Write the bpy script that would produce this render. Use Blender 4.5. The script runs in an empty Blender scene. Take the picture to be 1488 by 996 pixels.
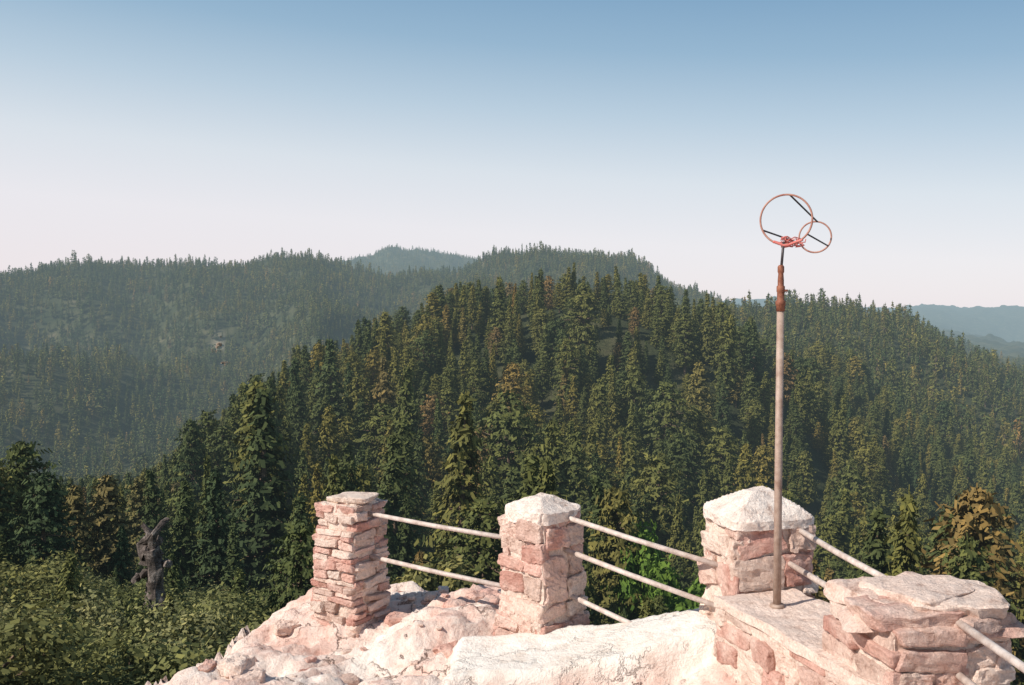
import bpy, math, random
import numpy as np
from mathutils import Vector, noise, Matrix
random.seed(7); rng=np.random.default_rng(7)
scene=bpy.context.scene
rad=math.radians
F=1460.0; HZ=445.0; CX=744.0

# ---------------------------------------------------------------- materials
def new_mat(name):
    m=bpy.data.materials.new(name); m.use_nodes=True
    m.node_tree.nodes.clear(); return m,m.node_tree
def N(nt,t,**k):
    n=nt.nodes.new(t)
    for a,b in k.items(): setattr(n,a,b)
    return n
def ramp(nt,fac,stops,interp='LINEAR'):
    r=N(nt,'ShaderNodeValToRGB'); r.color_ramp.interpolation=interp
    e=r.color_ramp.elements
    e[0].position=stops[0][0]; e[0].color=(*stops[0][1],1)
    e[1].position=stops[-1][0]; e[1].color=(*stops[-1][1],1)
    for p,c in stops[1:-1]:
        x=e.new(p); x.color=(*c,1)
    nt.links.new(fac,r.inputs[0]); return r.outputs[0]
def mix(nt,f,a,b,mode='MIX'):
    m=N(nt,'ShaderNodeMix',data_type='RGBA',blend_type=mode)
    for s,v in ((0,f),(6,a),(7,b)):
        if hasattr(v,'links') or hasattr(v,'is_output'): nt.links.new(v,m.inputs[s])
        else: m.inputs[s].default_value = v if s==0 else (*v,1)
    return m.outputs[2]
def noise_tex(nt,scale,detail=4,rough=.55,vec=None,dim='3D'):
    n=N(nt,'ShaderNodeTexNoise'); n.inputs['Scale'].default_value=scale
    n.inputs['Detail'].default_value=detail; n.inputs['Roughness'].default_value=rough
    if vec is not None: nt.links.new(vec,n.inputs['Vector'])
    return n.outputs[0]
def math_n(nt,op,a,b=None,clamp=False):
    m=N(nt,'ShaderNodeMath',operation=op,use_clamp=clamp)
    for i,v in enumerate((a,b)):
        if v is None: continue
        if isinstance(v,(int,float)): m.inputs[i].default_value=v
        else: nt.links.new(v,m.inputs[i])
    return m.outputs[0]
def finish(nt,col,rough=.9,bump=None,haze=False,mat=None,spec=.2,metal=0,transl=0,bstr=.5,bdist=.02):
    p=N(nt,'ShaderNodeBsdfPrincipled')
    if hasattr(col,'is_output'): nt.links.new(col,p.inputs['Base Color'])
    else: p.inputs['Base Color'].default_value=(*col,1)
    p.inputs['Roughness'].default_value=rough
    p.inputs['Specular IOR Level'].default_value=spec
    p.inputs['Metallic'].default_value=metal
    if bump is not None:
        b=N(nt,'ShaderNodeBump'); b.inputs['Strength'].default_value=bstr; b.inputs['Distance'].default_value=bdist
        nt.links.new(bump,b.inputs['Height']); nt.links.new(b.outputs[0],p.inputs['Normal'])
    out=p.outputs[0]
    if transl:
        t=N(nt,'ShaderNodeBsdfTranslucent'); nt.links.new(col,t.inputs[0])
        ms=N(nt,'ShaderNodeMixShader'); ms.inputs[0].default_value=transl
        nt.links.new(out,ms.inputs[1]); nt.links.new(t.outputs[0],ms.inputs[2]); out=ms.outputs[0]
    if haze:  # aerial haze painted into the material: bluish glow growing with distance from origin
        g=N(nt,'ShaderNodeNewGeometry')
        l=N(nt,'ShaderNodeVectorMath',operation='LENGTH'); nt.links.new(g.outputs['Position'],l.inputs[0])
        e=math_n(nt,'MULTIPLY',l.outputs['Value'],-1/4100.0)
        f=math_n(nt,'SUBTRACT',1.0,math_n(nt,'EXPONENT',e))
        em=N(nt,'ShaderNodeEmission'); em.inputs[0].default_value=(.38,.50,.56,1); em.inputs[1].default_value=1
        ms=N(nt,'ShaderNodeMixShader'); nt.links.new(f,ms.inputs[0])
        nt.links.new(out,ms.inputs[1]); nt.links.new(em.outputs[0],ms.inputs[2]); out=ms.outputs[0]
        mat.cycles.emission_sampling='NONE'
    o=N(nt,'ShaderNodeOutputMaterial'); nt.links.new(out,o.inputs[0])

def foliage_mat(name,stops,transl=.15):
    m,nt=new_mat(name)
    oi=N(nt,'ShaderNodeObjectInfo')
    base=ramp(nt,oi.outputs['Random'],stops)
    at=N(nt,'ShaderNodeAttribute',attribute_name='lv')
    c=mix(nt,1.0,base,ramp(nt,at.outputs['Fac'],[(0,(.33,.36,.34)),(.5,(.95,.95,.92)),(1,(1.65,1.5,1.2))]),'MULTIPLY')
    g=N(nt,'ShaderNodeNewGeometry')
    big=noise_tex(nt,.02,3,.6,g.outputs['Position'])
    c=mix(nt,1.0,c,ramp(nt,big,[(.35,(.75,.86,.92)),(.65,(1.25,1.08,.82))]),'MULTIPLY')
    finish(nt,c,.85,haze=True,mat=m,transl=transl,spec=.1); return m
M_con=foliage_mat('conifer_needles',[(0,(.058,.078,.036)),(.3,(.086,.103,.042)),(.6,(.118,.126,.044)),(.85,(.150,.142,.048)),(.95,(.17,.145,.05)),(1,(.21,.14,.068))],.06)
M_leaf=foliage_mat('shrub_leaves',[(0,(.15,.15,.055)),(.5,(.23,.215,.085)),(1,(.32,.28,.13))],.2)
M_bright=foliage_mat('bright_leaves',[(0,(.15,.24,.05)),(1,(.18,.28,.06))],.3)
m,nt=new_mat('bark'); g=N(nt,'ShaderNodeNewGeometry')
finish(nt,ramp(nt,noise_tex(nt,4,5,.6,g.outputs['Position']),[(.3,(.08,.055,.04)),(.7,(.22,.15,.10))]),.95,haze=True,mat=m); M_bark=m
m,nt=new_mat('weathered_dead_wood'); g=N(nt,'ShaderNodeNewGeometry')
nn=noise_tex(nt,4,6,.7,g.outputs['Position'])
finish(nt,ramp(nt,nn,[(.35,(.05,.04,.034)),(.52,(.14,.11,.095)),(.7,(.38,.32,.28))]),.95,bump=nn,bstr=1,bdist=.1); M_char=m

# terrain
m,nt=new_mat('forest_floor'); g=N(nt,'ShaderNodeNewGeometry')
a=noise_tex(nt,.05,8,.65,g.outputs['Position']); b=noise_tex(nt,1.2,6,.7,g.outputs['Position'])
c=ramp(nt,a,[(.3,(.03,.042,.02)),(.5,(.055,.062,.03)),(.62,(.09,.088,.045)),(.74,(.18,.15,.10))])
rk=N(nt,'ShaderNodeAttribute',attribute_name='bare')
c=mix(nt,rk.outputs['Fac'],c,(.25,.22,.16))
c=mix(nt,1.0,c,ramp(nt,b,[(.3,(.6,.6,.6)),(.7,(1.4,1.35,1.3))]),'MULTIPLY')
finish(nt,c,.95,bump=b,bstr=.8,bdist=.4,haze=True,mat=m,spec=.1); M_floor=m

# foreground bedrock
m,nt=new_mat('pink_granite_bedrock'); g=N(nt,'ShaderNodeNewGeometry'); P=g.outputs['Position']
n1=noise_tex(nt,1.3,7,.65,P); n2=noise_tex(nt,7,8,.72,P); n3=noise_tex(nt,45,4,.7,P)
c=ramp(nt,n1,[(.36,(.66,.40,.33)),(.45,(.82,.60,.52)),(.53,(.90,.76,.68)),(.62,(.93,.85,.78))])
c=mix(nt,1.0,c,ramp(nt,n2,[(.3,(.42,.30,.26)),(.39,(.92,.85,.82)),(.6,(1.03,1.02,1.01))]),'MULTIPLY')
c=mix(nt,1.0,c,ramp(nt,n3,[(.3,(.84,.79,.77)),(.55,(1.02,1.02,1.01))]),'MULTIPLY')
v=N(nt,'ShaderNodeTexVoronoi',feature='DISTANCE_TO_EDGE'); v.inputs['Scale'].default_value=1.2
wv=N(nt,'ShaderNodeVectorMath',operation='MULTIPLY_ADD')
nc=N(nt,'ShaderNodeTexNoise'); nc.inputs['Scale'].default_value=1.6; nc.inputs['Detail'].default_value=7; nc.inputs['Roughness'].default_value=.65; nt.links.new(P,nc.inputs['Vector'])
mp=N(nt,'ShaderNodeMapping'); mp.inputs['Scale'].default_value=(.7,1.7,1); mp.inputs['Rotation'].default_value=(0,0,.5); nt.links.new(P,mp.inputs[0])
nt.links.new(nc.outputs['Color'],wv.inputs[0]); wv.inputs[1].default_value=(1.6,1.6,1.6); nt.links.new(mp.outputs[0],wv.inputs[2]); nt.links.new(wv.outputs[0],v.inputs['Vector'])
crm=ramp(nt,v.outputs['Distance'],[(0,(1,1,1)),(.014,(.35,.35,.35)),(.035,(0,0,0))])
cmask=mix(nt,1.0,crm,ramp(nt,noise_tex(nt,2.1,3,.5,P),[(.42,(0,0,0)),(.56,(1,1,1))]),'MULTIPLY')
at=N(nt,'ShaderNodeAttribute',attribute_name='slab')
c2=mix(nt,cmask,c,(.22,.13,.10))
slabc=mix(nt,1.0,ramp(nt,n1,[(.3,(.88,.76,.66)),(.7,(.95,.90,.83))]),ramp(nt,n2,[(.3,(.80,.72,.67)),(.5,(1.0,1.0,1.0))]),'MULTIPLY')
c3=mix(nt,at.outputs['Fac'],c2,slabc)
h=math_n(nt,'ADD',math_n(nt,'MULTIPLY',n2,1.4),math_n(nt,'MULTIPLY',n3,.35))
h=math_n(nt,'SUBTRACT',h,math_n(nt,'MULTIPLY',cmask,.4))
finish(nt,c3,.92,bump=h,bstr=.9,bdist=.03,spec=.12); M_rock=m

def stone_mat(name,attr=True):
    m,nt=new_mat(name); g=N(nt,'ShaderNodeNewGeometry'); P=g.outputs['Position']
    at=N(nt,'ShaderNodeAttribute',attribute_name='col')
    n1=noise_tex(nt,9,7,.7,P); n2=noise_tex(nt,60,5,.75,P); n4=noise_tex(nt,3.5,4,.6,P)
    c=mix(nt,ramp(nt,n4,[(.45,(0,0,0)),(.65,(.6,.6,.6))]),at.outputs['Color'],(.90,.77,.68))
    c=mix(nt,1.0,c,ramp(nt,n1,[(.28,(.48,.34,.29)),(.44,(.97,.91,.88)),(.72,(1.08,1.06,1.05))]),'MULTIPLY')
    c=mix(nt,1.0,c,ramp(nt,n2,[(.3,(.72,.66,.64)),(.6,(1.05,1.03,1.02))]),'MULTIPLY')
    h=math_n(nt,'ADD',n1,math_n(nt,'MULTIPLY',n2,.4))
    finish(nt,c,.95,bump=h,bstr=1,bdist=.03,spec=.1); return m
M_stone=stone_mat('masonry_stone')
def metal_mat(name,c1,c2,rough=.5,metal=.3,sc=14):
    m,nt=new_mat(name); g=N(nt,'ShaderNodeNewGeometry')
    n=noise_tex(nt,sc,6,.7,g.outputs['Position'])
    finish(nt,ramp(nt,n,[(.35,c1),(.65,c2)]),rough,bump=n,bstr=.3,bdist=.003,metal=metal,spec=.4); return m
M_rail=metal_mat('weathered_rail',(.44,.34,.29),(.72,.62,.56),.6,.05)
M_pole=metal_mat('rusty_brown_pole',(.28,.175,.13),(.50,.38,.31),.6,.05,9)
M_rust=metal_mat('rusty_copper',(.15,.045,.025),(.36,.14,.08),.65,.2,20)
M_ring=metal_mat('rusty_ring',(.32,.12,.09),(.52,.28,.21),.6,.05,16)
M_dark=metal_mat('dark_strut',(.03,.03,.035),(.09,.07,.07),.5,.2)
M_red=metal_mat('faded_red_cord',(.52,.09,.08),(.72,.26,.22),.85,0)

# ---------------------------------------------------------------- mesh helpers
def link(o): scene.collection.objects.link(o); return o
def mesh_obj(name,V,Fs,mats,smooth=False,mi=None,lnk=True):
    me=bpy.data.meshes.new(name); me.from_pydata([tuple(v) for v in V],[],[tuple(f) for f in Fs])
    for x in mats: me.materials.append(x)
    if mi is not None: me.polygons.foreach_set('material_index',np.array(mi,dtype=np.int32))
    if smooth: me.polygons.foreach_set('use_smooth',np.ones(len(me.polygons),dtype=bool))
    me.update(); o=bpy.data.objects.new(name,me)
    if lnk: link(o)
    return o
def tube(pts,radii,seg=10,closed=False,cap=True):
    pts=[Vector(p) for p in pts]; n=len(pts)
    if not hasattr(radii,'__len__'): radii=[radii]*n
    V=[];Fs=[]; up=None
    for i,p in enumerate(pts):
        if closed: t=(pts[(i+1)%n]-pts[i-1]).normalized()
        else: t=(pts[min(i+1,n-1)]-pts[max(i-1,0)]).normalized()
        if up is None:
            up=Vector((0,0,1)) if abs(t.z)<.9 else Vector((0,1,0))
        a=(up-t*up.dot(t)).normalized(); b=t.cross(a); up=a
        for k in range(seg):
            th=2*math.pi*k/seg; V.append(p+(a*math.cos(th)+b*math.sin(th))*radii[i])
    for i in range(n if closed else n-1):
        j=(i+1)%n
        for k in range(seg):
            k2=(k+1)%seg; Fs.append((i*seg+k,i*seg+k2,j*seg+k2,j*seg+k))
    if cap and not closed:
        Fs.append(tuple(range(seg))[::-1]); Fs.append(tuple((n-1)*seg+k for k in range(seg)))
    return V,Fs
def join(parts):
    V=[];Fs=[]
    for v,f in parts:
        o=len(V); V+=list(v); Fs+=[tuple(i+o for i in q) for q in f]
    return V,Fs

# ---------------------------------------------------------------- terrain
pxn=np.array([-500,0,120,200,300,370,450,500,580,650,740,850,900,980,1050,1130,1200,1300,1350,1420,1488,2000],float)
def row(*pairs):
    xs=[p[0] for p in pairs]; ys=[p[1] for p in pairs]; return np.interp(pxn,xs,ys)
rings=[
 (14, row((-500,1100),(0,1100),(370,1200),(650,1250),(850,1300),(2000,1300))),
 (30, row((-500,920),(0,925),(200,955),(370,975),(500,990),(650,1010),(850,1060),(1050,1100),(2000,1150))),
 (60, row((-500,880),(0,880),(200,885),(370,890),(500,910),(650,940),(850,990),(1050,1030),(1300,1080),(2000,1080))),
 (100,row((-500,870),(0,860),(200,850),(370,815),(500,810),(650,845),(850,885),(1050,930),(1200,980),(1488,1010),(2000,1000))),
 (150,row((-500,850),(0,830),(120,810),(200,775),(300,725),(370,690),(500,680),(650,715),(850,765),(1050,830),(1200,885),(1488,950),(2000,950))),
 (200,row((-500,830),(0,810),(120,800),(200,760),(300,690),(370,635),(450,595),(500,580),(650,585),(850,615),(1050,685),(1200,760),(1350,855),(1488,900),(2000,900))),
 (250,row((-500,820),(0,800),(120,795),(200,775),(300,740),(370,665),(450,585),(500,552),(580,510),(650,480),(740,462),(850,452),(950,474),(1050,530),(1120,580),(1200,645),(1350,760),(1488,830),(2000,850))),
 (310,row((-500,800),(0,780),(200,750),(370,690),(500,610),(650,540),(850,495),(1050,545),(1200,610),(1350,690),(1488,760),(2000,800))),
 (430,row((-500,770),(0,750),(200,715),(370,685),(500,630),(650,570),(850,530),(1050,520),(1200,530),(1350,590),(1488,650),(2000,720))),
 (600,row((-500,690),(0,670),(200,640),(370,610),(500,590),(650,560),(850,510),(980,477),(1050,468),(1140,467),(1230,462),(1310,471),(1360,506),(1420,536),(1488,566),(2000,640))),
 (800,row((-500,590),(0,585),(120,560),(200,570),(300,520),(370,530),(450,500),(500,520),(650,510),(740,470),(850,450),(980,470),(1050,490),(1200,500),(1350,560),(1488,590),(2000,620))),
 (1150,row((-500,425),(0,412),(50,395),(180,395),(300,399),(370,393),(430,389),(500,395),(580,411),(650,414),(690,400),(740,387),(850,379),(900,391),(980,422),(1050,453),(1130,470),(1300,500),(1488,540),(2000,560))),
 (1600,row((-500,470),(0,460),(500,440),(650,440),(850,430),(1050,460),(1488,530),(2000,540))),
 (2600,row((-500,440),(0,425),(400,410),(480,392),(530,375),(590,363),(640,368),(700,387),(850,410),(1050,470),(1300,480),(1488,500),(2000,510))),
 (3600,row((-500,450),(0,440),(850,440),(1050,470),(1300,475),(1390,480),(1488,520),(2000,520))),
 (5500,row((-500,440),(850,440),(1050,440),(1080,430),(1100,424),(1130,434),(1200,448),(1300,449),(1350,445),(1400,451),(1450,445),(1488,446),(1600,450),(2000,446))),
 (9000,row((-500,452),(2000,452))),
]
RL=np.log(np.array([r for r,_ in rings])); RP=np.array([p for _,p in rings])
def catmull(t,xs,ys):
    i=np.clip(np.searchsorted(xs,t)-1,0,len(xs)-2)
    h=xs[i+1]-xs[i]; u=((t-xs[i])/h)[:,None]
    sl=np.diff(ys,axis=0)/np.diff(xs)[:,None]
    d=np.zeros_like(ys); 
    pr=sl[:-1]*sl[1:]
    d[1:-1]=np.where(pr>0,2*pr/(sl[:-1]+sl[1:]+1e-12*np.sign(sl[:-1]+sl[1:]+1e-30)),0)
    h=h[:,None]
    return (2*u**3-3*u**2+1)*ys[i]+(u**3-2*u**2+u)*h*d[i]+(-2*u**3+3*u**2)*ys[i+1]+(u**3-u**2)*h*d[i+1]
az=np.concatenate([np.radians(np.linspace(-180,-46,60)),np.radians(np.linspace(-45,45,620)),np.radians(np.linspace(46,180,60))])
lr=np.linspace(math.log(11),math.log(9000),300)
pa=np.clip(np.where(np.abs(az)<1.2,np.tan(np.clip(az,-1.2,1.2))*F+CX,np.where(az>0,2000,-500)),-500,2000)
G=catmull(np.clip(lr,RL[0],RL[-1]),RL,RP)
G=catmull(pa,pxn,G.T).T
R=np.exp(lr)[:,None]; AZ=az[None,:]
ca=np.cos(np.clip(AZ,-.9,.9))
Z=-(G-HZ)/F*R*ca
X=R*np.sin(AZ); Y=R*np.cos(AZ)
nz=np.zeros_like(Z); spur=np.zeros_like(Z)
for i in range(Z.shape[0]):
    r=math.exp(lr[i]); A=min(r*.010,14)
    if r>350: A*=1.5
    for j in range(Z.shape[1]):
        x=X[i,j]; y=Y[i,j]
        nz[i,j]=A*(noise.noise((x*.018 if r>250 else x*.04,y*.018 if r>250 else y*.04,3.1)))+ (r*.003+.2)*noise.fractal((x*.12,y*.12,1.7),1,2,3)*(.5)
        if 330<r<1300: spur[i,j]=(.35-abs(noise.noise((x*.0075+.002*y,y*.0028,12.3))))
sp=np.exp(-((np.log(R)-math.log(740))/.30)**2)
gul=(np.sin(X*.021+1.3+.9*np.sin(Y*.006))*15+spur*130)*sp*(1/(1+np.exp((X-80)/40)))
Z=Z+nz+gul
nr,na=Z.shape
idx=np.arange(nr*na).reshape(nr,na)
V=np.stack([X.ravel(),Y.ravel(),Z.ravel()],1)
a_=idx[:-1,:-1].ravel();b_=idx[:-1,1:].ravel();c_=idx[1:,1:].ravel();d_=idx[1:,:-1].ravel()
ground=mesh_obj('terrain_hills',V,np.stack([a_,b_,c_,d_],1),[M_floor],True)
outcrops=[(315,850,.6),(140,860,.8),(282,760,.5),(330,800,.5)]
ocp=[]
for px_,r_,k_ in outcrops:
    a=math.atan((px_-CX)/F); ocp.append((r_*math.sin(a),r_*math.cos(a),k_))
bare=np.zeros(len(V))
for ox,oy,k_ in ocp: bare=np.maximum(bare,np.clip(1.6-np.sqrt(((V[:,0]-ox)/(8*k_))**2+((V[:,1]-oy)/(16*k_))**2),0,1))
at_=ground.data.attributes.new('bare','FLOAT','POINT'); at_.data.foreach_set('value',bare.astype(np.float32))
def gz(x,y):
    r=math.hypot(x,y); a=math.atan2(x,y)
    fi=(math.log(max(r,11.01))-lr[0])/(lr[1]-lr[0]); i=min(int(fi),nr-2); fi-=i
    j=int(np.searchsorted(az,a))-1; j=max(0,min(j,na-2)); fj=(a-az[j])/(az[j+1]-az[j])
    return (Z[i,j]*(1-fi)*(1-fj)+Z[i+1,j]*fi*(1-fj)+Z[i,j+1]*(1-fi)*fj+Z[i+1,j+1]*fi*fj)

# ---------------------------------------------------------------- trees
def quadcloud(C,D1,D2):
    n=len(C); V=np.stack([C-D1-D2,C+D1-D2*.6,C+D1*1.15+D2*.7,C-D1*.7+D2],1).reshape(-1,3)
    Fs=np.arange(4*n).reshape(n,4); return V,Fs
def make_tree(name,V1,F1,C,D1,D2,lv,mat):
    V2,F2=quadcloud(C,D1,D2); n1=len(V1)
    V=np.concatenate([np.array([tuple(v) for v in V1]).reshape(-1,3),V2]); Fs=[tuple(f) for f in F1]+[tuple(f) for f in (F2+n1)]
    o=mesh_obj(name,V,Fs,[M_bark,mat],mi=[0]*len(F1)+[1]*len(F2),lnk=False)
    at=o.data.attributes.new('lv','FLOAT','FACE')
    at.data.foreach_set('value',np.concatenate([np.zeros(len(F1)),lv]).astype(np.float32)); return o
def conifer(name,H,Rm,p,levels,per,clumps,qs,base=.08,seed=0,rounding=0.,gap=.1,nq=2):
    r=np.random.default_rng(seed)
    parts=[tube([(0,0,-.6),(0,0,H*.3),(r.normal()*.06,r.normal()*.06,H*.65),(0,0,H*.97)],[H*.022,H*.017,H*.010,.01],7)]
    C=[];A=[];B=[];L=[]
    lop=r.uniform(0,6.28)
    for i in range(levels):
        t=base+(1-base)*(i+r.uniform(-.4,.4))/levels; t=min(max(t,base),.995); z=t*H
        prof=(1-t)**p if rounding==0 else (1-rounding)*(1-t)**p+rounding*math.sqrt(max(0,1-((t-.5)/.52)**2)) 
        prof*=min(1,.55+ (t-base)*3.5)
        lev=r.uniform(.65,1.2)
        nb=max(3,int(per*(.5+.6*prof)+.5))
        off=r.uniform(0,6.28)
        for b in range(nb):
            if r.random()<gap: continue
            th=off+6.283*(b+r.uniform(-.3,.3))/nb
            ln=Rm*prof*lev*r.uniform(.55,1.2)*(1+.13*math.cos(th-lop))+.06
            tilt=r.uniform(-.05,.35) if t>.6 else r.uniform(-.35,.1)
            d=np.array([math.cos(th),math.sin(th),0])
            if ln>.5 and r.random()<.4:
                parts.append(tube([(0,0,z),tuple(d*ln*.8+np.array([0,0,z+tilt*ln*.7]))],[.035*ln*.6+.008,.008],3,cap=False))
            nc=max(2,int(clumps*(.35+.75*ln/Rm)))
            for c in range(nc):
                s=ln*(.25+.75*((c+r.random())/nc)**.6)
                sag=tilt*s-.10*s*s/Rm+.06*s
                for q in range(nq):
                    pos=np.array([0,0,z])+d*s+np.array([r.normal()*.10*Rm*.4,r.normal()*.10*Rm*.4,sag+r.normal()*.05*Rm*.5])
                    pos[:2]+=r.normal(size=2)*.05*s
                    w=qs*r.uniform(.55,1.25)
                    nrm=d*.85+np.array([0,0,.55])+r.normal(size=3)*.42; nrm/=np.linalg.norm(nrm)
                    a=d*.6+np.array([0,0,r.uniform(-.9,.5)])+r.normal(size=3)*.5; a-=nrm*a.dot(nrm); a/=np.linalg.norm(a)+1e-6
                    u=np.cross(nrm,a)
                    C.append(pos);A.append(a*w);B.append(u*w*r.uniform(.3,.5))
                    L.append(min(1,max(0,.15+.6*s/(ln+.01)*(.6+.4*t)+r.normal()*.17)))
    for k in range(6):
        C.append(np.array([0,0,H*(.95+.014*k)]));A.append(np.array([0,0,1.])*qs*.6);u=r.normal(size=3);u[2]=0;u/=np.linalg.norm(u);B.append(u*qs*.13);L.append(.7)
    V1,F1=join(parts)
    return make_tree(name,V1,F1,np.array(C),np.array(A),np.array(B),np.array(L),M_con)
near_col=bpy.data.collections.new('conifer_kinds_near'); far_col=bpy.data.collections.new('conifer_kinds_far')
shr_col=bpy.data.collections.new('shrub_kinds')
def nm(k): return 'pine_tree' if k==0 else 'pine_tree.%03d'%k
k=0; near=[]
specs=[(9,2.0,.85,0,.08),(9,1.6,.8,0,.12),(9,2.3,.95,0,.15),(9,2.2,.75,.45,.20),(9,1.9,.85,.25,.16),(9,1.45,1.0,0,.1),(9,2.4,.65,.6,.25),(9,2.2,1.05,0,.12)]
NK=len(specs)
for i,(H,Rm,p,ro,gp) in enumerate(specs):
    o=conifer(nm(k),H,Rm,p,50,9,8,.165,seed=10+i,rounding=ro,gap=gp,base=.06 if ro==0 else .16); k+=1
    near_col.objects.link(o); near.append(o)
for i,(H,Rm,p,ro,gp) in enumerate(specs):
    o=conifer(nm(k),H,Rm*1.05,p,18,6,4,.42,seed=30+i,rounding=ro,gap=gp,nq=1,base=.08 if ro==0 else .15); k+=1
    far_col.objects.link(o)
def shrub(name,Rr,Hh,n,ls,mat,seed,lobes=9):
    r=np.random.default_rng(seed)
    cen=[];rad_=[]
    for i in range(lobes):
        a=r.uniform(0,6.28); d=Rr*math.sqrt(r.random())*.75
        cen.append((d*math.cos(a),d*math.sin(a),Hh*r.uniform(.3,.85)*(1-.35*d/Rr))); rad_.append(Rr*r.uniform(.18,.38))
    parts=[]
    for c in cen: parts.append(tube([(0,0,-.3),(c[0]*.5,c[1]*.5,c[2]*.5),c],[.05,.03,.01],4,cap=False))
    cen=np.array(cen);rad_=np.array(rad_)
    w=rad_**2/np.sum(rad_**2); li=r.choice(lobes,n,p=w)
    d=r.normal(size=(n,3)); d/=np.linalg.norm(d,axis=1)[:,None]
    rr=rad_[li]*(r.random(n)**.35)*(1+.35*r.normal(size=n)*.7)
    C=cen[li]+d*rr[:,None]*np.array([1,1,.95]); C[:,2]=np.abs(C[:,2])
    nn_=d+r.normal(size=(n,3))*.55+np.array([0,0,.4]); nn_/=np.linalg.norm(nn_,axis=1)[:,None]
    a=np.cross(nn_,r.normal(size=(n,3))); a/=np.linalg.norm(a,axis=1)[:,None]+1e-6
    b=np.cross(nn_,a)
    s=ls*r.uniform(.5,1.4,n)[:,None]
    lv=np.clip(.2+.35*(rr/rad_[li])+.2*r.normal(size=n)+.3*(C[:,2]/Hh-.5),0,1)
    V1,F1=join(parts)
    return make_tree(name,V1,F1,C,a*s,b*s*.6,lv,mat)
for i in range(5):
    o=shrub('oak_shrub' if i==0 else 'oak_shrub.%03d'%i,1.5,2.1,8000,.034,M_leaf,50+i,20); shr_col.objects.link(o)

def gn_scatter(name,pts,rots,scl,ids,col):
    me=bpy.data.meshes.new(name); me.from_pydata([tuple(p) for p in pts],[],[])
    a=me.attributes.new('rot','FLOAT_VECTOR','POINT'); a.data.foreach_set('vector',np.array(rots,dtype=np.float32).ravel())
    a=me.attributes.new('scl','FLOAT_VECTOR','POINT'); a.data.foreach_set('vector',np.array(scl,dtype=np.float32).ravel())
    a=me.attributes.new('idx','INT','POINT'); a.data.foreach_set('value',np.array(ids,dtype=np.int32))
    o=link(bpy.data.objects.new(name,me))
    ng=bpy.data.node_groups.new(name+'_scatter','GeometryNodeTree')
    ng.interface.new_socket('Geometry',in_out='INPUT',socket_type='NodeSocketGeometry')
    ng.interface.new_socket('Geometry',in_out='OUTPUT',socket_type='NodeSocketGeometry')
    gi=ng.nodes.new('NodeGroupInput'); go=ng.nodes.new('NodeGroupOutput')
    ip=ng.nodes.new('GeometryNodeInstanceOnPoints'); ci=ng.nodes.new('GeometryNodeCollectionInfo')
    ci.inputs['Collection'].default_value=col; ci.inputs['Separate Children'].default_value=True; ci.inputs['Reset Children'].default_value=True
    ip.inputs['Pick Instance'].default_value=True
    def na_(nme,t):
        n=ng.nodes.new('GeometryNodeInputNamedAttribute'); n.data_type=t; n.inputs[0].default_value=nme; return n.outputs[0]
    L=ng.links.new
    L(gi.outputs[0],ip.inputs['Points']); L(ci.outputs[0],ip.inputs['Instance'])
    L(na_('idx','INT'),ip.inputs['Instance Index']); L(na_('rot','FLOAT_VECTOR'),ip.inputs['Rotation']); L(na_('scl','FLOAT_VECTOR'),ip.inputs['Scale'])
    L(ip.outputs[0],go.inputs[0])
    md=o.modifiers.new('scatter','NODES'); md.node_group=ng
    return o
def scatter(r0,r1,a0,a1,sp,keep=1.0,fn=None):
    out=[]; r=r0
    while r<r1:
        st=sp/r; a=a0+random.random()*st
        while a<a1:
            rr=r+random.uniform(-.55,.55)*sp; aa=a+random.uniform(-.55,.55)*st
            x=rr*math.sin(aa); y=rr*math.cos(aa)
            if random.random()<keep and (fn is None or fn(x,y,rr,aa)): out.append((x,y))
            a+=st
        r+=sp*.9
    return out
def clear(x,y,r,a):
    for ox,oy,k_ in ocp:
        if abs(x-ox)<8*k_ and -26*k_<y-oy<12*k_: return False
    if r>360:
        return noise.noise((x*.012,y*.012,7.7))>-.5 or random.random()<.5
    return True
# natural canopy line of the nearer slopes: how tall the stand may grow there
LX=[-800,0,100,200,260,300,340,370,400,450,500,560,640,740,850,950,1040,1120,1200,1300,1400,1488,2300]
LY=[680,688,700,692,655,612,575,548,520,498,472,445,413,394,384,402,437,470,500,520,560,590,620]
def build(name,pts,col,smin,smax,lim=False,skew=1.0):
    P_=[];Ro=[];S=[];I=[]
    for x,y in pts:
        cl=1+.45*noise.noise((x*.05,y*.05,2.2))
        s=(smin+(smax-smin)*random.random()**skew)*(.75+.5*random.random())*cl; z=gz(x,y)-.1
        if lim:
            l=np.interp(CX+F*x/y,LX,LY)+random.uniform(-6,14)
            hmax=(-(l-HZ)/F*y)-z
            if hmax<1.5: continue
            s=min(s,max(hmax/9,.38))
        wv=s*random.uniform(.85,1.25)
        P_.append((x,y,z)); Ro.append((random.gauss(0,.04),random.gauss(0,.04),random.uniform(0,6.28)))
        S.append((wv,wv,s)); I.append(random.randrange(NK if col!=shr_col else 5))
    gn_scatter(name,P_,Ro,S,I,col); print(name,len(P_))
A=rad(38)
build('conifer_forest',scatter(46,115,-A,A,4.6,.85,clear),near_col,.55,1.3,True)
build('conifer_forest_hill',scatter(115,370,-A,A,5.7,.96,clear),near_col,.8,1.65,True)
build('conifer_forest_distant',scatter(370,1350,-A,A,6.2,.95,clear),far_col,.7,1.35)
build('conifer_forest_far_ridge',scatter(1900,2750,rad(-20),rad(22),13,.95),far_col,.7,1.15)
def f_lim(h,xs_,ys_):
    def f(x,y,r,a):
        return HZ-(gz(x,y)+h)/y*F > np.interp(CX+F*x/y,xs_,ys_)
    return f
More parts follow.
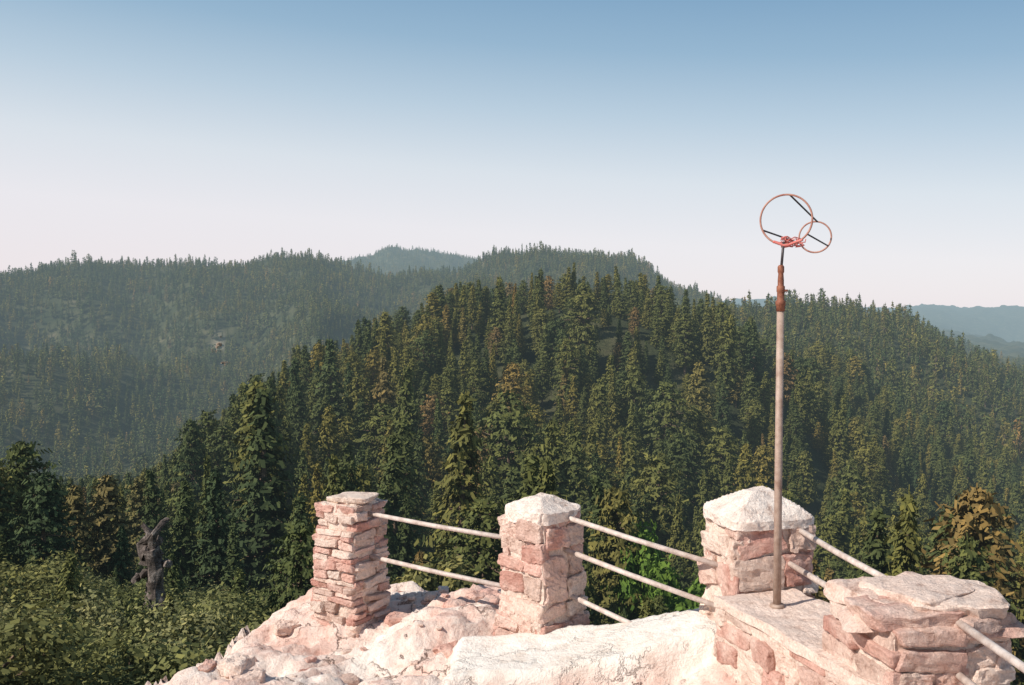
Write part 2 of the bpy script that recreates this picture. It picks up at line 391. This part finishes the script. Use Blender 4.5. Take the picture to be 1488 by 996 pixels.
build('oak_scrub',scatter(12.5,48,-A,A,1.9,.88,f_lim(2.3,[-800,0,200,300,420,520,2500],[720,745,785,810,845,790,790])),shr_col,.5,1.15)
build('young_conifers',scatter(20,60,rad(-32),rad(30),3.0,.55,f_lim(3.6,[-800,0,130,200,300,450,520,2500],[690,700,745,760,715,715,760,800])),near_col,.2,.42)
def place(o,x,y,s,rz,dz=0):
    link(o); o.location=(x,y,gz(x,y)-.1+dz); o.scale=(s,s,s); o.rotation_euler=(0,0,rz)
for i,(px_,top,y) in enumerate([(930,742,60),(640,795,40),(985,790,56)]):
    o=shrub('aspen_sapling' if i==0 else 'aspen_sapling.%03d'%i,1.3,3.0,6000,.07,M_bright if i!=1 else M_leaf,90+i,16)
    x=(px_-CX)/F*y; place(o,x,y,1.0,1.0)
    H=(-(top-HZ)/F*y)-o.location.z; s=H/2.9; o.scale=(min(s,1.8),min(s,1.8),s)
for (px_,top,y) in [(30,645,44),(62,690,40),(-30,660,42),(392,550,120),(428,522,150),(370,548,135),(275,612,110),(300,600,125)]:
    src=near[random.choice([3,6,4])]
    o=bpy.data.objects.new('pine_tree.%03d'%k,src.data); k+=1
    x=(px_-CX)/F*y; place(o,x,y,1,random.uniform(0,6)); H=(-(top-HZ)/F*y)-o.location.z; s=H/9; w_=min(s*1.1,1.3); o.scale=(w_,w_,s)

# ---------------------------------------------------------------- stone builder
import bmesh
def boxgrid(c):
    bm=bmesh.new(); bmesh.ops.create_cube(bm,size=2); bmesh.ops.subdivide_edges(bm,edges=bm.edges[:],cuts=c,use_grid_fill=True)
    v=np.array([v.co[:] for v in bm.verts]); f=[tuple(x.index for x in f.verts) for f in bm.faces]; bm.free(); return v,f
SV,SF=boxgrid(8); BV,BF=boxgrid(28)
def stone(c,half,R3,k_=14,jit=.14,rough=.05):
    p=SV.copy(); nrm=(np.abs(p)**k_).sum(1)**(1/k_); q=p/nrm[:,None]
    cj=np.array([[random.uniform(-jit,jit) for _ in range(3)] for _ in range(8)])
    w=[]
    for sx in (-1,1):
        for sy in (-1,1):
            for sz in (-1,1):
                w.append((1+sx*q[:,0])*(1+sy*q[:,1])*(1+sz*q[:,2])/8)
    q=q+sum(w[i][:,None]*cj[i] for i in range(8))
    q=q*np.array(half); off=random.uniform(0,100); s=2.2/max(half)
    d=np.array([noise.noise_vector((v[0]*s+off,v[1]*s,v[2]*s)) for v in q])*min(half)*rough*5
    s2=s*3; d+=np.array([noise.noise_vector((v[0]*s2+off,v[1]*s2,v[2]*s2)) for v in q])*min(half)*rough*2.5
    return (np.array(R3)@(q+d).T).T+np.array(c)
class Masonry:
    def __init__(s): s.V=[];s.F=[];s.C=[];s.n=0
    def add(s,V,Fs,col):
        s.V.append(np.array([tuple(v) for v in V])); s.F+=[tuple(i+s.n for i in f) for f in Fs]; s.n+=len(V); s.C+=[col]*len(Fs)
    def obj(s,name,smooth=False):
        o=mesh_obj(name,np.concatenate(s.V),s.F,[M_stone],smooth)
        a=o.data.attributes.new('col','FLOAT_COLOR','FACE'); a.data.foreach_set('color',np.array([(*c,1) for c in s.C],dtype=np.float32).ravel())
        return o
PAL=[(.84,.68,.59),(.80,.59,.51),(.70,.45,.38),(.66,.51,.44),(.86,.73,.64),(.73,.48,.41),(.82,.66,.57),(.64,.37,.31)]
MORT=(.86,.74,.65)
def rotz(a): return np.array([[math.cos(a),-math.sin(a),0],[math.sin(a),math.cos(a),0],[0,0,1]])
def roty(a): return np.array([[math.cos(a),0,math.sin(a)],[0,1,0],[-math.sin(a),0,math.cos(a)]])
def block(M,cx,cy,z0,z1,w,d,rot,course=(.08,.14),slen=(.14,.26),taper=.06,prot=.012,jit=.14,k_=12,pal=PAL,mort=.012,tilt=.05):
    Rz=rotz(rot)
    core=BV.copy()*np.array([w/2-mort,d/2-mort,(z1-z0)/2]); core[:,:2]*=(1+taper*.8-1.6*taper*(core[:,2:3]/(z1-z0)+.5))
    core+=np.array([noise.noise_vector(tuple(v*7+np.array([cx*9,0,0])))*.022+noise.noise_vector(tuple(v*24))*.010 for v in core])
    M.add((Rz@core.T).T+np.array([cx,cy,(z0+z1)/2]),BF,MORT)
    for side in range(4):
        z=z0
        while z<z1-.02:
            h=min(random.uniform(*course),z1-z)
            if z1-(z+h)<.035: h=z1-z
            f=1+taper*.8*(1-2*(z-z0)/(z1-z0))
            L=(w if side%2==0 else d)*f; D=(d if side%2==0 else w)*f
            x=-L/2+random.uniform(-.012,.012)
            while x<L/2-.02:
                l=random.uniform(*slen)
                if L/2-(x+l)<slen[0]*.6: l=L/2-x
                th=random.uniform(.045,.07)
                a=side*math.pi/2
                hh=h*random.uniform(.82,1.06)
                c=np.array([x+l/2,-D/2+th-.008-random.uniform(-.6,1)*prot,z+h/2+random.uniform(-.1,.1)*h])
                Rs=rotz(rot+a+random.gauss(0,.04))@roty(random.gauss(0,tilt))
                if random.random()>.07:
                    V_=stone((0,0,0),(l/2*random.uniform(.88,.99),th,hh/2*.95),Rs,k_,jit,.05)
                    V_=V_+np.array([cx,cy,0])+rotz(rot+a)@c
                    M.add(V_,SF,tuple(np.array(random.choice(pal))*random.uniform(.85,1.08)))
                x+=l
            z+=h
def cap_plaster(M,cx,cy,z0,w,d,rot,h,edge=.07,col=(.94,.87,.80),flat=.25):
    V_=BV.copy(); q=V_.copy()
    rr=np.maximum(np.abs(V_[:,0]),np.abs(V_[:,1]))
    zz=np.where(V_[:,2]>.99, edge+h*np.minimum(1,(1-rr)/(1-flat)), edge*(V_[:,2]+1)/2)
    out=np.stack([q[:,0]*w/2,q[:,1]*d/2,zz],1)
    cj=(np.abs(q[:,0])*np.abs(q[:,1]))[:,None]**6*np.array([q[:,0],q[:,1],q[:,0]*0]).T*-.03
    out+=cj
    out+=np.array([noise.noise_vector((v[0]*6+cx,v[1]*6+cy,v[2]*6))*.016+noise.noise_vector((v[0]*18+cx,v[1]*18+cy,v[2]*18))*.008+noise.noise_vector((v[0]*50+cx,v[1]*50+cy,v[2]*50))*.003 for v in out])
    M.add((rotz(rot)@out.T).T+np.array([cx,cy,z0]),BF,col)

M=Masonry(); block(M,-1.32,8.17,-2.66,-1.60,.42,.42,rad(-32),(.035,.085),(.10,.3),.12,.028,.18,mort=.02,tilt=.06)
for i in range(3):
    a=rad(-32)+random.uniform(-.3,.3)
    M.add(stone((-1.32+random.uniform(-.07,.07),8.15+random.uniform(-.07,.07),-1.60+.02*i),(.15,.14,.022),rotz(a),9,.2,.06),SF,(.86,.74,.64))
M.obj('stone_pillar')
M=Masonry(); block(M,.215,7.22,-2.55,-1.50,.44,.44,rad(-45),(.08,.2),(.14,.34),.13,.02,.22,tilt=.10)
cap_plaster(M,.215,7.22,-1.53,.44,.44,rad(-45),.085,.08); M.obj('stone_pillar.001')
M=Masonry(); block(M,1.60,6.5,-2.25,-1.37,.54,.50,rad(14),(.12,.26),(.16,.4),.04,.018,.22,tilt=.12)
cap_plaster(M,1.60,6.5,-1.40,.57,.55,rad(14),.15,.06); M.obj('stone_pillar.002')
M=Masonry(); block(M,2.0,4.92,-2.2,-1.5,.66,.60,rad(14),(.08,.2),(.2,.4),.10,.03,.22,tilt=.09)
for (dx,dy,dz,hx,hy,hz,a,c) in [(-.10,.10,0,.24,.22,.04,.3,(.86,.68,.59)),(.17,-.02,.01,.21,.25,.045,-.2,(.86,.72,.63)),(-.12,-.16,-.01,.22,.16,.04,.1,(.70,.46,.39)),(.2,-.2,-.03,.17,.12,.035,.5,(.62,.47,.41)),(.03,.03,.05,.22,.2,.022,.6,(.88,.73,.64)),(.1,-.08,-.07,.26,.24,.03,.2,(.70,.48,.41)),(-.14,.0,-.06,.22,.26,.03,-.2,(.78,.60,.52))]:
    M.add(stone((2.0+dx,4.92+dy,-1.455+dz),(hx,hy,hz),rotz(a),10,.22,.10),SF,c)
M.obj('stone_pillar.003')
M=Masonry(); block(M,2.3,2.75,-2.2,-1.45,.5,.5,rad(8),(.1,.2),(.18,.35),.05); cap_plaster(M,2.3,2.75,-1.47,.55,.55,rad(8),.12,.06); M.obj('stone_pillar.004')
M=Masonry()
ang=math.atan2(.30,.95)
cx_,cy_=1.81,5.25
block(M,cx_,cy_,-2.35,-1.84,.56,1.95,ang,(.12,.24),(.2,.42),.02,.014,.2,tilt=.1)
q=BV.copy()*np.array([.285,.985,.03]); q+=np.array([noise.noise_vector(tuple(v*5))*.02+noise.noise_vector(tuple(v*25))*.006 for v in q])
M.add((rotz(ang)@q.T).T+np.array([cx_,cy_,-1.81]),BF,(.92,.78,.69))
M.obj('low_stone_wall')

# ---------------------------------------------------------------- rock plateau
poly=[(-1.94,9.0),(-1.5,9.35),(-1.1,9.2),(-.6,8.85),(-.1,8.55),(.3,7.75),(.6,7.35),(1.2,6.75),(1.9,6.95),(2.15,6.5),(2.4,5.2),(2.75,3),(2.9,0),(3,-4),(-3.6,-4),(-3.3,3),(-2.8,5.2),(-2.4,6.6),(-2.22,7.3),(-2.2,8.0)]
def sdist(x,y):
    d=1e9; ins=False; n=len(poly)
    for i in range(n):
        x1,y1=poly[i]; x2,y2=poly[(i+1)%n]
        ex,ey=x2-x1,y2-y1; t=max(0,min(1,((x-x1)*ex+(y-y1)*ey)/(ex*ex+ey*ey)))
        d=min(d,math.hypot(x-x1-ex*t,y-y1-ey*t))
        if (y1>y)!=(y2>y) and x<(x2-x1)*(y-y1)/(y2-y1)+x1: ins=not ins
    return -d if ins else d
xs=np.concatenate([np.arange(-7,-3,.12),np.arange(-3,2.6,.026),np.arange(2.6,7,.15)])
ys=np.concatenate([np.arange(-5,5.2,.2),np.arange(5.2,9.8,.026),np.arange(9.8,14,.15)])
def terr(v,n,sharp=.75):
    k=math.floor(v*n); f=v*n-k
    return (k+(0 if f<sharp else (f-sharp)/(1-sharp)))/n
VV=[];sl_=[]
for y in ys:
    for x in xs:
        wx=x+.14*noise.noise((x*2,y*2,0))+.05*noise.noise((x*7,y*7,0)); wy=y+.14*noise.noise((x*2,y*2,5))+.05*noise.noise((x*7,y*7,5))
        d=sdist(wx,wy)
        base=float(np.interp(x,[-2.4,-1.32,.2,.7,1.25,3],[-2.58,-2.50,-2.38,-2.28,-2.13,-2.10]))
        base+=.45*max(0,min(1,(4.3-y)/1.5))
        led=noise.fractal((x*.9+.25*y,y*1.7-.3*x,2.2),1,2,3)
        st=terr(led,6,.86)
        l2=terr(noise.noise((x*3.1+.7*y,y*4.3-.8*x,6.2)),4,.88)
        rel=.24*st+.075*l2+.012*noise.fractal((x*8,y*8,4),1,2,3)
        ex=.10*noise.noise((x*1.8,y*1.8,9))
        # worn concrete paving: flat top, soft broken edge
        e1=min(x+ex+.42,1.6-x,(y+ex-6.25)*1.0,7.05-.28*max(0,x-.3)-y+ex*.4)
        s=max(0,min(1,e1/.06+.5))
        z=base+rel
        if s<1 and x>.1 and 5.0<y<7.1: z=min(z,base+.03)
        z=z*(1-s)+(base+.085+.02*noise.fractal((x*2.5,y*2.5,4),1,2,3))*s
        rim=min(1,max(0,(-d)/.35)) if d<0 else 0
        z-=.10*(1-rim)**2*(1-s)
        if d>0: z-=d*1.5+.3*terr(min(d,2.5)*.8+.3*noise.noise((x*1.5,y*1.5,8)),3)+ .35*abs(noise.noise((x*1.1,y*1.1,3)))*min(1,d*2)
        VV.append((x,y,z)); sl_.append(float(s))
nx,ny=len(xs),len(ys); id2=np.arange(nx*ny).reshape(ny,nx)
Fq=np.stack([id2[:-1,:-1].ravel(),id2[:-1,1:].ravel(),id2[1:,1:].ravel(),id2[1:,:-1].ravel()],1)
rock=mesh_obj('rock_outcrop',VV,Fq,[M_rock],True)
a=rock.data.attributes.new('slab','FLOAT','POINT'); a.data.foreach_set('value',np.array(sl_,dtype=np.float32))
M=Masonry()
for i in range(150):
    x=random.uniform(-2.2,1.1); y=random.uniform(6.3,9)
    if sdist(x,y)>-.15: continue
    j=int(np.argmin(abs(xs-x))); i2=int(np.argmin(abs(ys-y))); z=VV[i2*nx+j][2]
    if sl_[i2*nx+j]>.3: continue
    s=random.choice([.012,.02,.02,.03,.045,.08])
    M.add(stone((x,y,z+s*.2),(s*1.5,s,s*.5),rotz(random.uniform(0,3)),6,.3,.08),SF,tuple(np.array(random.choice(PAL))*1.03))
M.obj('loose_stones')
M=Masonry()
for (ox,oy,k_) in ocp:
    for _ in range(12):
        x=ox+random.gauss(0,4.0)*k_; y=oy+random.gauss(-2,8)*k_; s=random.uniform(.6,1.7)
        M.add(stone((x,y,gz(x,y)+s*.1),(s*1.1,s,s*.9),rotz(random.uniform(0,3)),5,.3,.1),SF,tuple(np.array((.27,.23,.17))*random.uniform(.8,1.1)))
M.obj('distant_rocks')

# ---------------------------------------------------------------- rails
def rail(name,segs,r=.018):
    V_,F_=join([tube([a,((a[0]+b[0])/2,(a[1]+b[1])/2,(a[2]+b[2])/2-.008),b],r,12) for a,b in segs]); return mesh_obj(name,V_,F_,[M_rail],True)
rail('pipe_railing',[((-1.30,8.18,-1.675),(.12,7.2,-1.70)),((-1.25,8.15,-2.025),(.10,7.2,-2.06))])
rail('pipe_railing.001',[((.22,7.22,-1.47),(1.4,6.42,-1.69)),((.22,7.22,-1.70),(1.4,6.42,-1.965)),((.22,7.24,-2.01),(1.30,6.47,-2.30))])
rail('pipe_railing.002',[((1.79,6.5,-1.41),(1.98,5.05,-1.43)),((1.72,6.45,-1.62),(1.93,5.0,-1.60))])
rail('pipe_railing.003',[((2.08,4.9,-1.475),(2.16,2.8,-1.50)),((2.08,4.9,-1.72),(2.16,2.8,-1.75))],.019)

# ---------------------------------------------------------------- windsock pole
wp=link(bpy.data.objects.new('windsock_pole',None)); wp.location=(1.572,5.9,-1.78)
def child(name,parts,mat):
    V_,F_=join(parts); o=mesh_obj(name,V_,F_,[mat],True); o.parent=wp; o.matrix_parent_inverse=Matrix.Translation(-wp.location); return o
px0=1.572
child('pole_pipe',[tube([(px0,5.9,-1.8),(px0+.001,5.9,-1.0),(px0+.004,5.9,-.02)],[.0235,.0225,.021],14),
                   tube([(px0,5.9,-1.785),(px0,5.9,-1.765)],[.045,.04],14)],M_pole)
child('coupling',[tube([(px0+.004,5.9,z) for z in (-.03,.0,.005,.03,.035,.08,.085,.115,.12,.15,.19,.20,.23,.24)],[.025,.025,.029,.029,.021,.021,.024,.024,.018,.018,.015,.019,.019,.012],14),
                  tube([(px0+.004,5.9,.09),(px0+.04,5.88,.09)],.007,8)],M_rust)
child('spindle',[tube([(px0+.006,5.9,.22),(px0+.018,5.9,.375)],.008,8)],M_dark)
def ring(c,r,nv,n=48):
    c=Vector(c); nv=Vector(nv).normalized(); u=nv.cross(Vector((0,0,1))).normalized(); v=u.cross(nv)
    return lambda t:c+(u*math.cos(t)+v*math.sin(t))*r
nvv=(.32,.93,-.05)
R1=ring((1.604,5.9,.505),.147,nvv); R2=ring((1.925,6.4,.438),.098,nvv)
T=[2*math.pi*i/48 for i in range(48)]
child('hoop_large',[tube([R1(t) for t in T],.006,8,True)],M_ring)
child('hoop_small',[tube([R2(t) for t in T],.0055,8,True)],M_ring)
st=[]
for t in (1.45,1.45+2.1,1.45+4.2): st.append(tube([R1(t),R2(t)],.0055,6))
child('struts',st,M_dark)
rc=[]
for i in range(16):
    c=Vector((1.655+random.uniform(-.05,.06),5.9+random.uniform(0,.08),.372+random.uniform(-.02,.03)))
    pts=[]
    for j in range(9):
        t=j*.8+random.random(); pts.append(c+Vector((math.cos(t)*random.uniform(.01,.04),random.uniform(-.02,.02),math.sin(t)*random.uniform(.006,.02))))
    rc.append(tube(pts,.0035,5))
rc.append(tube([R1(t) +Vector((0,0,.004*math.sin(t*9))) for t in np.linspace(4.2,5.4,20)],.0085,6))
child('red_cord',rc,M_red)

# ---------------------------------------------------------------- gnarled dead stump on the left
sx,sy=(215-CX)/F*24,24
g0=gz(sx,sy)-.3; top=-(765-HZ)/F*24
parts=[]
def limb(p0,p1,r0,r1,n=9,w=.12):
    p0=Vector(p0);p1=Vector(p1); pts=[];rd=[]; o=random.uniform(0,50)
    for i in range(n):
        t=i/(n-1); pts.append(p0.lerp(p1,t)+noise.noise_vector(Vector((t*3+o,o,0)))*w*(.3+t)); rd.append((r0+(r1-r0)*t)*random.uniform(.65,1.3))
    return tube(pts,rd,9)
parts.append(limb((sx+.35,sy,g0),(sx-.05,sy,top-.6),.30,.24,w=.3))
parts.append(limb((sx-.05,sy,top-.9),(sx-.22,sy,top-.05),.20,.08,w=.25))
parts.append(limb((sx+.05,sy,top-.9),(sx+.28,sy-.1,top),.17,.05,w=.3))
parts.append(limb((sx,sy,top-.7),(sx+.05,sy+.1,top-.12),.16,.06,w=.25))
parts.append(limb((sx+.1,sy,top-1.0),(sx+.55,sy-.2,top-.75),.12,.04,w=.2))
parts.append(limb((sx+.1,sy,top-1.1),(sx-.4,sy-.1,top-1.3),.12,.04,w=.2))
V_,F_=join(parts); V_=[Vector(v)+noise.noise_vector(Vector(v)*5)*.11 for v in V_]
mesh_obj('dead_tree_stump',V_,F_,[M_char],False)
for i,(dx,yy,tp) in enumerate([(-.9,22.3,842),(.9,22.0,858),(0.1,21.6,868)]):
    o=bpy.data.objects.new('oak_shrub.%03d'%(10+i),shr_col.objects[i].data)
    x=sx*yy/24+dx; place(o,x,yy,1,i*1.3); H=(-(tp-HZ)/F*yy)-o.location.z; s=H/2.1; o.scale=(min(s,1.1),min(s,1.1),s)

# ---------------------------------------------------------------- light, sky
s=Vector((-.80,-.43,.76)).normalized()
el=math.asin(s.z); rot=math.atan2(s.x,s.y)
sun=bpy.data.lights.new('sun','SUN'); sun.energy=5.0; sun.angle=rad(.5); sun.color=(1,.94,.85)
so=link(bpy.data.objects.new('sun',sun)); so.rotation_euler=s.to_track_quat('Z','Y').to_euler(); so.location=(-20,-10,30)
w=bpy.data.worlds.new('World'); scene.world=w; w.use_nodes=True; nt=w.node_tree; nt.nodes.clear()
sky=N(nt,'ShaderNodeTexSky',sky_type='NISHITA'); sky.sun_disc=False; sky.sun_elevation=el; sky.sun_rotation=rot; sky.dust_density=2.5; sky.altitude=2000
tc=N(nt,'ShaderNodeTexCoord'); sx_=N(nt,'ShaderNodeSeparateXYZ'); nt.links.new(tc.outputs['Generated'],sx_.inputs[0])
zz=math_n(nt,'ADD',sx_.outputs[2],math_n(nt,'MULTIPLY',sx_.outputs[0],.07))
gr=ramp(nt,zz,[(0,(.90,.82,.85)),(.07,(.89,.86,.89)),(.13,(.76,.81,.86)),(.19,(.53,.66,.77)),(.25,(.33,.50,.66)),(.32,(.20,.37,.56)),(1,(.07,.12,.22))])
vm=N(nt,'ShaderNodeVectorMath',operation='SCALE'); nt.links.new(gr,vm.inputs[0]); vm.inputs['Scale'].default_value=10
cc=mix(nt,.88,sky.outputs[0],vm.outputs[0])
bg=N(nt,'ShaderNodeBackground'); bg.inputs[1].default_value=.1; nt.links.new(cc,bg.inputs[0])
o=N(nt,'ShaderNodeOutputWorld'); nt.links.new(bg.outputs[0],o.inputs[0])

cam=bpy.data.cameras.new('camera'); cam.sensor_width=36; cam.lens=F/1488*36; cam.clip_end=30000; cam.clip_start=.1
co=link(bpy.data.objects.new('camera',cam)); co.location=(0,0,0); co.rotation_euler=(rad(90)-math.atan(53/F),0,0)
scene.camera=co
scene.view_settings.view_transform='Standard'; scene.view_settings.look='None'; scene.view_settings.exposure=0
